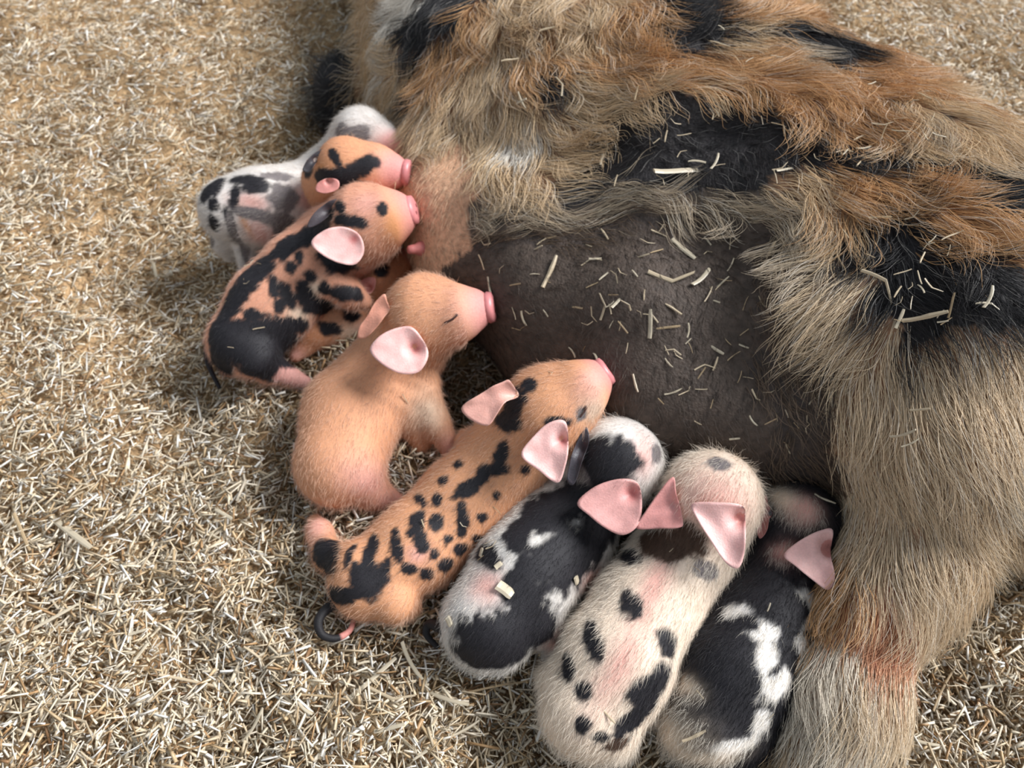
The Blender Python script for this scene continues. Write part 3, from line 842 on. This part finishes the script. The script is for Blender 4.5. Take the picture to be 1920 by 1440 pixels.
# white and grey spotted piglet
pig_wht, bv_wht = piglet('piglet', 'white piglet with grey and black spots standing with its rump out from the litter',
    [(432, 392, 58, 0, .085), (490, 388, 68, 0, .080), (545, 376, 60, 0, .075), (608, 322, 38, 0, .080)],
    [(678, 258, 52, 0, .132)], [(716, 268, 35, 0, .136), (738, 276, 23, 0, .138)],
    [[(425, 420, 34, 0, .055), (420, 455, 20, 0, .03), (430, 480, 13, 0, .010)], [(460, 425, 34, 0, .055), (465, 470, 22, 0, .03), (462, 510, 14, 0, .010)], [(540, 420, 32, 0, .05), (545, 465, 18, 0, .02), (545, 475, 14, 0, .010)]],
    lin(208, 200, 194), [(405, 348, 14, 20, 20, 'k'), (385, 362, 10, 20, 20, 'k'), (400, 382, 10, 14, 0, 'k'), (440, 370, 9, 28, 8, 'k'), (470, 338, 40, 11, 5, 'k'), (480, 350, 26, 12, 0, 'k'), (520, 330, 24, 8, 0, 'g'), (530, 372, 22, 24, 0, 'g'), (400, 420, 11, 14, 0, 'k'), (432, 415, 8, 20, -15, 'k'), (475, 402, 34, 10, 10, 'g'), (530, 420, 22, 16, 0, 'g'), (445, 450, 8, 22, -15, 'g'), (395, 450, 10, 16, 0, 'g'),
     (470, 378, 34, 16, 5, 'p'), (580, 375, 22, 22, 0, 'p'), (490, 440, 26, 24, 0, 'p'), (460, 420, 6, 24, -15, 'o'), (668, 250, 28, 14, 0, 'g'), (640, 246, 14, 16, 0, 'g'), (725, 272, 28, 28, 0, 'p')],
    [((640, 300), [(655, 285), (638, 280), (618, 292), (610, 310), (630, 316), (650, 304)], Tn, PINKD, lin(200, 170, 160), None, .003)], None, None, seed=80, hmix=.3)

# orange and black faced piglet between
pig_face, bv_face = piglet('piglet', 'orange piglet with a black eye patch, only its head showing between its litter mates',
    [(650, 470, 38, 0, .035), (640, 420, 42, 0, .062), (618, 340, 45, 0, .125)],
    [(650, 314, 52, 0, .155)], [(705, 318, 43, 0, .155), (738, 322, 30, 0, .155)],
    [[(645, 440, 24, 0, .03), (650, 445, 15, 0, .010)]],
    lin(208, 146, 108), [(686, 308, 24, 16, -25, 'k'), (660, 325, 26, 14, -25, 'k'), (608, 332, 26, 12, 10, 'k'), (585, 305, 12, 26, 35, 'k'), (628, 296, 9, 20, -25, 'k'), (660, 348, 40, 10, 8, 'k'), (600, 318, 14, 12, 0, 'o'), (735, 325, 34, 44, 0, 'p')],
    [((615, 340), [(634, 338), (615, 334), (596, 342), (592, 356), (612, 362), (634, 354)], Tn, PINKD, PINKD, None, .003),
     ((592, 300), [(612, 276), (592, 284), (576, 300), (567, 318), (578, 322), (592, 306)], (-.1, .1, .2), DKE, lin(190, 170, 160), None, .002)],
    None, None, seed=90, hair=(6000, .006))
#PIGLETS_END
# ------------------------------------------------------------------ chopped straw bedding
def chips(N, xr, yr, lmin, lmax, seed, zmax):
    r = np.random.default_rng(seed)
    x = r.uniform(*xr, N); y = r.uniform(*yr, N)
    keep = (np.abs(x) < 0.48 + 0.50 * np.clip(y, 0, 2)) & (r.random(N) < np.minimum(1, (0.62 / (y + 0.42)) ** 1.5))
    x, y = x[keep], y[keep]
    P = np.stack([x, y, np.full_like(x, 0.03)], 1).astype(np.float32)
    z = ground_z(x, y) + zmax * (0.04 + 0.96 * r.random(len(x)) ** 1.25)
    P[:, 2] = np.maximum(z, 0.004)
    keep = sow_f(P) > -0.002
    for g in PIG_F:
        keep &= g(P) > -0.002
    x, y, z = x[keep], y[keep], z[keep]
    n = len(x)
    L = lmin + (lmax - lmin) * r.beta(1.2, 3.6, n)
    W = 0.0009 + 0.0028 * r.beta(1.4, 2.4, n) * np.where(r.random(n) < 0.15, 1.3, 1)
    H = W * r.uniform(0.25, 0.7, n)
    az = r.uniform(0, 2 * math.pi, n); ti = r.normal(0, 0.28, n); ro = r.normal(0, 0.5, n)
    u = np.stack([np.cos(az) * np.cos(ti), np.sin(az) * np.cos(ti), np.sin(ti)], 1)
    s0 = np.stack([-np.sin(az), np.cos(az), np.zeros(n)], 1)
    w0 = np.cross(u, s0)
    v = s0 * np.cos(ro)[:, None] + w0 * np.sin(ro)[:, None]
    w = np.cross(u, v)
    C = np.stack([x, y, z], 1)
    bend = r.normal(0, 0.06, n)
    Vs = []
    tw = r.uniform(0.5, 1.1, n)
    for e in (-1, 1):
        ww = W * (tw if e > 0 else 1)
        for b, c in ((-0.5, -0.3), (0.5, -0.3), (0.1, 0.7)):
            Vs.append(C + u * (e * L / 2)[:, None] + v * (b * ww + bend * L * 0.5 * e)[:, None] + w * (c * H)[:, None])
    V = np.stack(Vs, 1).reshape(-1, 3)
    q4 = np.array([[0, 3, 4, 1], [1, 4, 5, 2], [2, 5, 3, 0]]); q3 = np.array([[0, 1, 2], [3, 5, 4]])
    q = np.concatenate([np.concatenate([q4[:, [0, 1, 2]], q4[:, [0, 2, 3]]]), q3])
    F = (np.arange(n)[:, None, None] * 6 + q[None]).reshape(-1, 3)
    ci = r.choice(len(STRAW_COLS), n, p=STRAW_P / STRAW_P.sum())
    col = STRAW_COLS[ci] * r.uniform(0.75, 1.18, n)[:, None]
    return V, F, np.clip(np.repeat(col, 6, 0), 0, 1)

Va, Fa, Ca = chips(520000, (-1.35, 1.35), (-0.05, 1.60), 0.004, 0.038, 21, 0.024)
st = mesh_obj('chopped_straw', Va, Fa, M_STRAW, None, Ca, smooth=False)
st['kind'] = 'stuff'
st['label'] = 'pale chopped straw bedding covering the whole floor'
st['category'] = 'straw'

# single straws that can be told apart
def stem_mesh(name, L, W, kind, r):
    n = 6
    t = np.linspace(-0.5, 0.5, n)
    bend = r.normal(0, 0.10)
    pts = np.stack([t * L, bend * L * (t * t * 4 - 0.5) * 0.5, 0.02 * L * np.sin(t * 5)], 1)
    V = []; F = []
    if kind == 'kink':
        pts[:, 1] += np.where(t > 0.1, (t - 0.1) * L * r.choice([-1, 1]) * 0.9, 0)
    sides = 6
    flat = 0.35 if kind != 'round' else 0.9
    for i in range(n):
        wv = W * (1.0 if i < n - 1 else 0.75) * (1.25 if (kind == 'round' and i == 3) else 1)
        for s in range(sides):
            a = 2 * math.pi * s / sides
            V.append(pts[i] + np.array([0, math.cos(a) * wv / 2, math.sin(a) * wv / 2 * flat]))
    for i in range(n - 1):
        for s in range(sides):
            s2 = (s + 1) % sides
            F.append((i * sides + s, i * sides + s2, (i + 1) * sides + s2, (i + 1) * sides + s))
    F.append(tuple(range(sides))[::-1]); F.append(tuple((n - 1) * sides + s for s in range(sides)))
    me = bpy.data.meshes.new(name)
    me.from_pydata([tuple(v) for v in V], [], F)
    at = me.attributes.new('col', 'FLOAT_COLOR', 'POINT')
    c = STRAW_COLS[r.choice([1, 2, 4, 1, 5, 2, 2])] * r.uniform(0.62, 0.9)
    at.data.foreach_set('color', np.tile(np.append(np.clip(c, 0, 1), 1), len(V)).astype(np.float32))
    me.materials.append(M_STRAW)
    return me
sr = np.random.default_rng(99)
MESHES = [(stem_mesh('straw_stem', 1.0, w, k, sr)) for w, k in
          ((0.10, 'flat'), (0.07, 'round'), (0.13, 'flat'), (0.08, 'kink'), (0.09, 'round'), (0.16, 'flat'), (0.06, 'flat'), (0.10, 'kink'), (0.08, 'flat'), (0.12, 'round'))]
SQUARE = stem_mesh('straw_flake', 1.0, 0.62, 'flat', sr)

def lay(p, n, dirv, L, label, group, name='loose_straw', me=None, wide=1.0):
    n = nrm(n); u = nrm(dirv - np.dot(dirv, n) * n); v = np.cross(n, u)
    if me is None:
        mi = int(sr.integers(len(MESHES))); me = MESHES[mi]
        look = ['flat', 'round', 'broad flat', 'bent', 'round', 'wide', 'thin', 'kinked', 'thin flat', 'stout'][mi]
        label = ('long ' if L > 0.03 else 'short ' if L < 0.012 else '') + look + ' ' + label
    o = bpy.data.objects.new(name, me)
    M = Matrix(((u[0] * L, v[0] * L * wide, n[0] * L * wide, p[0]), (u[1] * L, v[1] * L * wide, n[1] * L * wide, p[1]), (u[2] * L, v[2] * L * wide, n[2] * L * wide, p[2]), (0, 0, 0, 1)))
    o.matrix_world = M
    o['label'] = label; o['category'] = 'straw'; o['group'] = group
    COL.objects.link(o)
    return o

def lay_px(bvh, x0, y0, x1, y1, label, group, off=0.0012, wpx=None, **kw):
    h = hit(bvh, (x0 + x1) / 2, (y0 + y1) / 2)
    if h is None: return
    c, n = h
    flat = depth(c) / FPX * (RT * (x1 - x0) - UP * (y1 - y0))
    n2 = nrm(n + 0.25 * sr.normal(0, 1, 3))
    return lay(c + n * off, n2, flat, np.linalg.norm(flat), label, group, **kw)

# long stems on the bedding, at their places
LB = 'straw stem lying loose on the chopped straw bedding'
GB = 'long straws on the bedding'
def lay_ground(x0, y0, x1, y1, z=0.024, **kw):
    g = 0.0
    for _ in range(3):
        c = un((x0 + x1) / 2, (y0 + y1) / 2, g); g = float(ground_z(c[:1], c[1:2])[0]) + z
    a = un(x0, y0, g); b = un(x1, y1, g)
    lay((a + b) / 2, np.array([0, 0, 1.0]) + 0.15 * sr.normal(0, 1, 3), b - a, np.linalg.norm(b - a), LB, GB, **kw)
for a in [(655, 1312, 742, 1232), (752, 1205, 790, 1275), (785, 1285, 880, 1328), (860, 1302, 1012, 1272), (530, 1302, 652, 1308), (0, 1208, 150, 1132), (690, 1288, 770, 1325),
          (250, 1240, 278, 1205), (300, 1265, 420, 1290), (120, 1345, 190, 1362), (40, 1390, 58, 1335), (30, 965, 52, 1030), (92, 962, 175, 1035), (380, 1260, 410, 1255),
          (1750, 1330, 1790, 1250), (1840, 1290, 1900, 1270), (1700, 1380, 1760, 1400), (1690, 1250, 1790, 1225), (600, 900, 640, 870), (640, 950, 655, 915), (628, 945, 650, 965), (800, 650, 830, 700),
          (450, 1390, 500, 1330), (560, 1400, 600, 1340), (350, 1180, 380, 1215), (240, 1190, 275, 1180), (700, 1370, 760, 1360), (830, 1390, 900, 1350)]:
    lay_ground(*a, wide=min(1.0, 0.05 / (math.hypot(a[2] - a[0], a[3] - a[1]) / 1500 + 0.02)))
i = 0
while i < 80:
    x, y = sr.uniform(0, 1920), 1440 * sr.random() ** 0.6
    if not (x < 560 or y > 1200 or (x > 1700 and y > 1150)): continue
    if hit(sow_bvh, x, y) or any(hit(b, x, y) for b in PIG_BVH.values()): continue
    a = sr.uniform(0, 6.28); ln = sr.uniform(22, 55) * (0.55 + 0.45 * y / 1440)
    lay_ground(x, y, x + ln * math.cos(a), y + ln * math.sin(a) * 0.8, 0.0235); i += 1

# straw scattered over the sow
def inpoly(x, y, P):
    c = False; j = len(P) - 1
    for i in range(len(P)):
        if (P[i][1] > y) != (P[j][1] > y) and x < (P[j][0] - P[i][0]) * (y - P[i][1]) / (P[j][1] - P[i][1]) + P[i][0]: c = not c
        j = i
    return c
def scatter(poly, n, label, group, lmin, lmax, off, seed):
    r = np.random.default_rng(seed)
    xs = [p[0] for p in poly]; ys = [p[1] for p in poly]; k = 0; tries = 0
    while k < n and tries < 5000:
        tries += 1
        x, y = r.uniform(min(xs), max(xs)), r.uniform(min(ys), max(ys))
        if not inpoly(x, y, poly) or any(hit(b, x, y) for b in PIG_BVH.values()): continue
        a = r.uniform(0, 6.28); L = lmin + (lmax - lmin) * r.beta(1.3, 2.5)
        if lay_px(sow_bvh, x - L * math.cos(a) / 2, y - L * math.sin(a) / 2, x + L * math.cos(a) / 2, y + L * math.sin(a) / 2, label, group, off + r.uniform(0, 0.0012)): k += 1
LBU = 'straw bit stuck on the sow\'s bare dark belly'; GBU = 'straw bits on the dark belly'
for a in [(1018, 540, 1045, 480), (1300, 545, 1335, 490), (1215, 510, 1290, 540), (1262, 445, 1300, 490), (1062, 570, 1096, 582), (1125, 600, 1142, 555), (1148, 580, 1170, 550), (1230, 616, 1275, 612), (1218, 635, 1220, 580),
          (1185, 702, 1198, 735), (1410, 730, 1425, 760), (1515, 680, 1545, 705), (1150, 765, 1168, 788), (1410, 500, 1470, 465), (898, 478, 915, 520), (910, 520, 930, 560), (1240, 665, 1262, 690), (1305, 860, 1325, 832), (1470, 820, 1480, 850)]:
    lay_px(sow_bvh, *a, LBU, GBU, 0.0011)
scatter([(880, 450), (1400, 400), (1520, 560), (1560, 850), (1300, 830), (1150, 700), (950, 660)], 105, LBU, GBU, 14, 44, 0.0008, 3)
LUP = 'straw bit caught on the black patch of the sow\'s flank'; GUP = 'straw bits on the flank'
lay_px(sow_bvh, 1225, 342, 1310, 316, LUP, GUP, 0.008); lay_px(sow_bvh, 1335, 330, 1348, 295, LUP, GUP, 0.008)
scatter([(1060, 340), (1230, 200), (1600, 240), (1650, 320), (1400, 350), (1100, 375)], 34, LUP, GUP, 14, 46, 0.007, 4)
LRH = 'straw bit resting on the black hair above the sow\'s thigh'; GRH = 'straw bits above the thigh'
lay_px(sow_bvh, 1618, 520, 1690, 553, LRH, GRH, 0.010); lay_px(sow_bvh, 1700, 590, 1775, 608, LRH, GRH, 0.012); lay_px(sow_bvh, 1775, 605, 1790, 560, LRH, GRH, 0.014); lay_px(sow_bvh, 1685, 620, 1700, 585, LRH, GRH, 0.012); lay_px(sow_bvh, 1835, 590, 1852, 545, LRH, GRH, 0.012)
scatter([(1560, 420), (1700, 410), (1900, 500), (1900, 620), (1700, 620)], 24, LRH, GRH, 16, 48, 0.012, 5)
LTH = 'straw bit lying on the tan hair of the sow\'s thigh'; GTH = 'straw bits on the thigh'
for a in [(1680, 820, 1732, 812), (1705, 838, 1735, 822), (1780, 858, 1795, 835), (1838, 880, 1842, 865), (1715, 775, 1750, 780)]:
    lay_px(sow_bvh, *a, LTH, GTH, 0.014)
LSH = 'straw bit tangled in the shaggy hair along the sow\'s back'; GSH = 'straw bits in the back hair'
scatter([(880, 60), (1350, 60), (1850, 260), (1700, 300), (1300, 190), (950, 230)], 26, LSH, GSH, 14, 44, 0.016, 6)

# straw on the piglets
def on_pig(bvh, desc, items, flake=False):
    for a in items:
        lay_px(bvh, *a, ('square straw flake' if flake else 'straw bit') + ' on the back of the ' + desc + ' piglet', 'straw bits on the piglets',
               0.0018, name='straw_flake' if flake else 'loose_straw', me=SQUARE if flake else None)
on_pig(bv_pale, 'cream white', [(1130, 1332, 1152, 1354), (1298, 1060, 1312, 1070), (1256, 1035, 1264, 1028), (1355, 1100, 1358, 1125)])
on_pig(bv_blk, 'mostly black', [(1280, 1388, 1325, 1370), (1438, 1148, 1444, 1132), (1306, 1295, 1322, 1310), (1528, 925, 1560, 950), (1440, 1345, 1448, 1335), (1508, 1118, 1513, 1126), (1488, 905, 1492, 910)])
on_pig(bv_bw, 'black and white', [(895, 1050, 912, 1046), (912, 1030, 935, 1024), (845, 1085, 862, 1082), (910, 1020, 930, 1016), (1108, 938, 1122, 934)])
on_pig(bv_bw, 'black and white', [(935, 1095, 960, 1118), (1072, 1080, 1084, 1095), (838, 1158, 852, 1172), (902, 1045, 908, 1030), (930, 1066, 942, 1056)], True)
on_pig(bv_cal, 'calico', [(460, 502, 478, 494), (482, 492, 492, 500), (456, 532, 470, 534), (418, 578, 424, 562), (474, 616, 496, 614), (428, 650, 440, 652), (456, 522, 462, 528)])
on_pig(bv_spot, 'orange black-spotted', [(922, 948, 938, 962), (862, 978, 870, 990), (1030, 690, 1040, 712), (790, 975, 796, 990)])
on_pig(bv_orange, 'plain orange', [(754, 736, 764, 758), (728, 578, 734, 570), (762, 574, 768, 580), (744, 555, 752, 552)])
for o in bpy.data.objects:
    if '_o' in o: del o['_o']
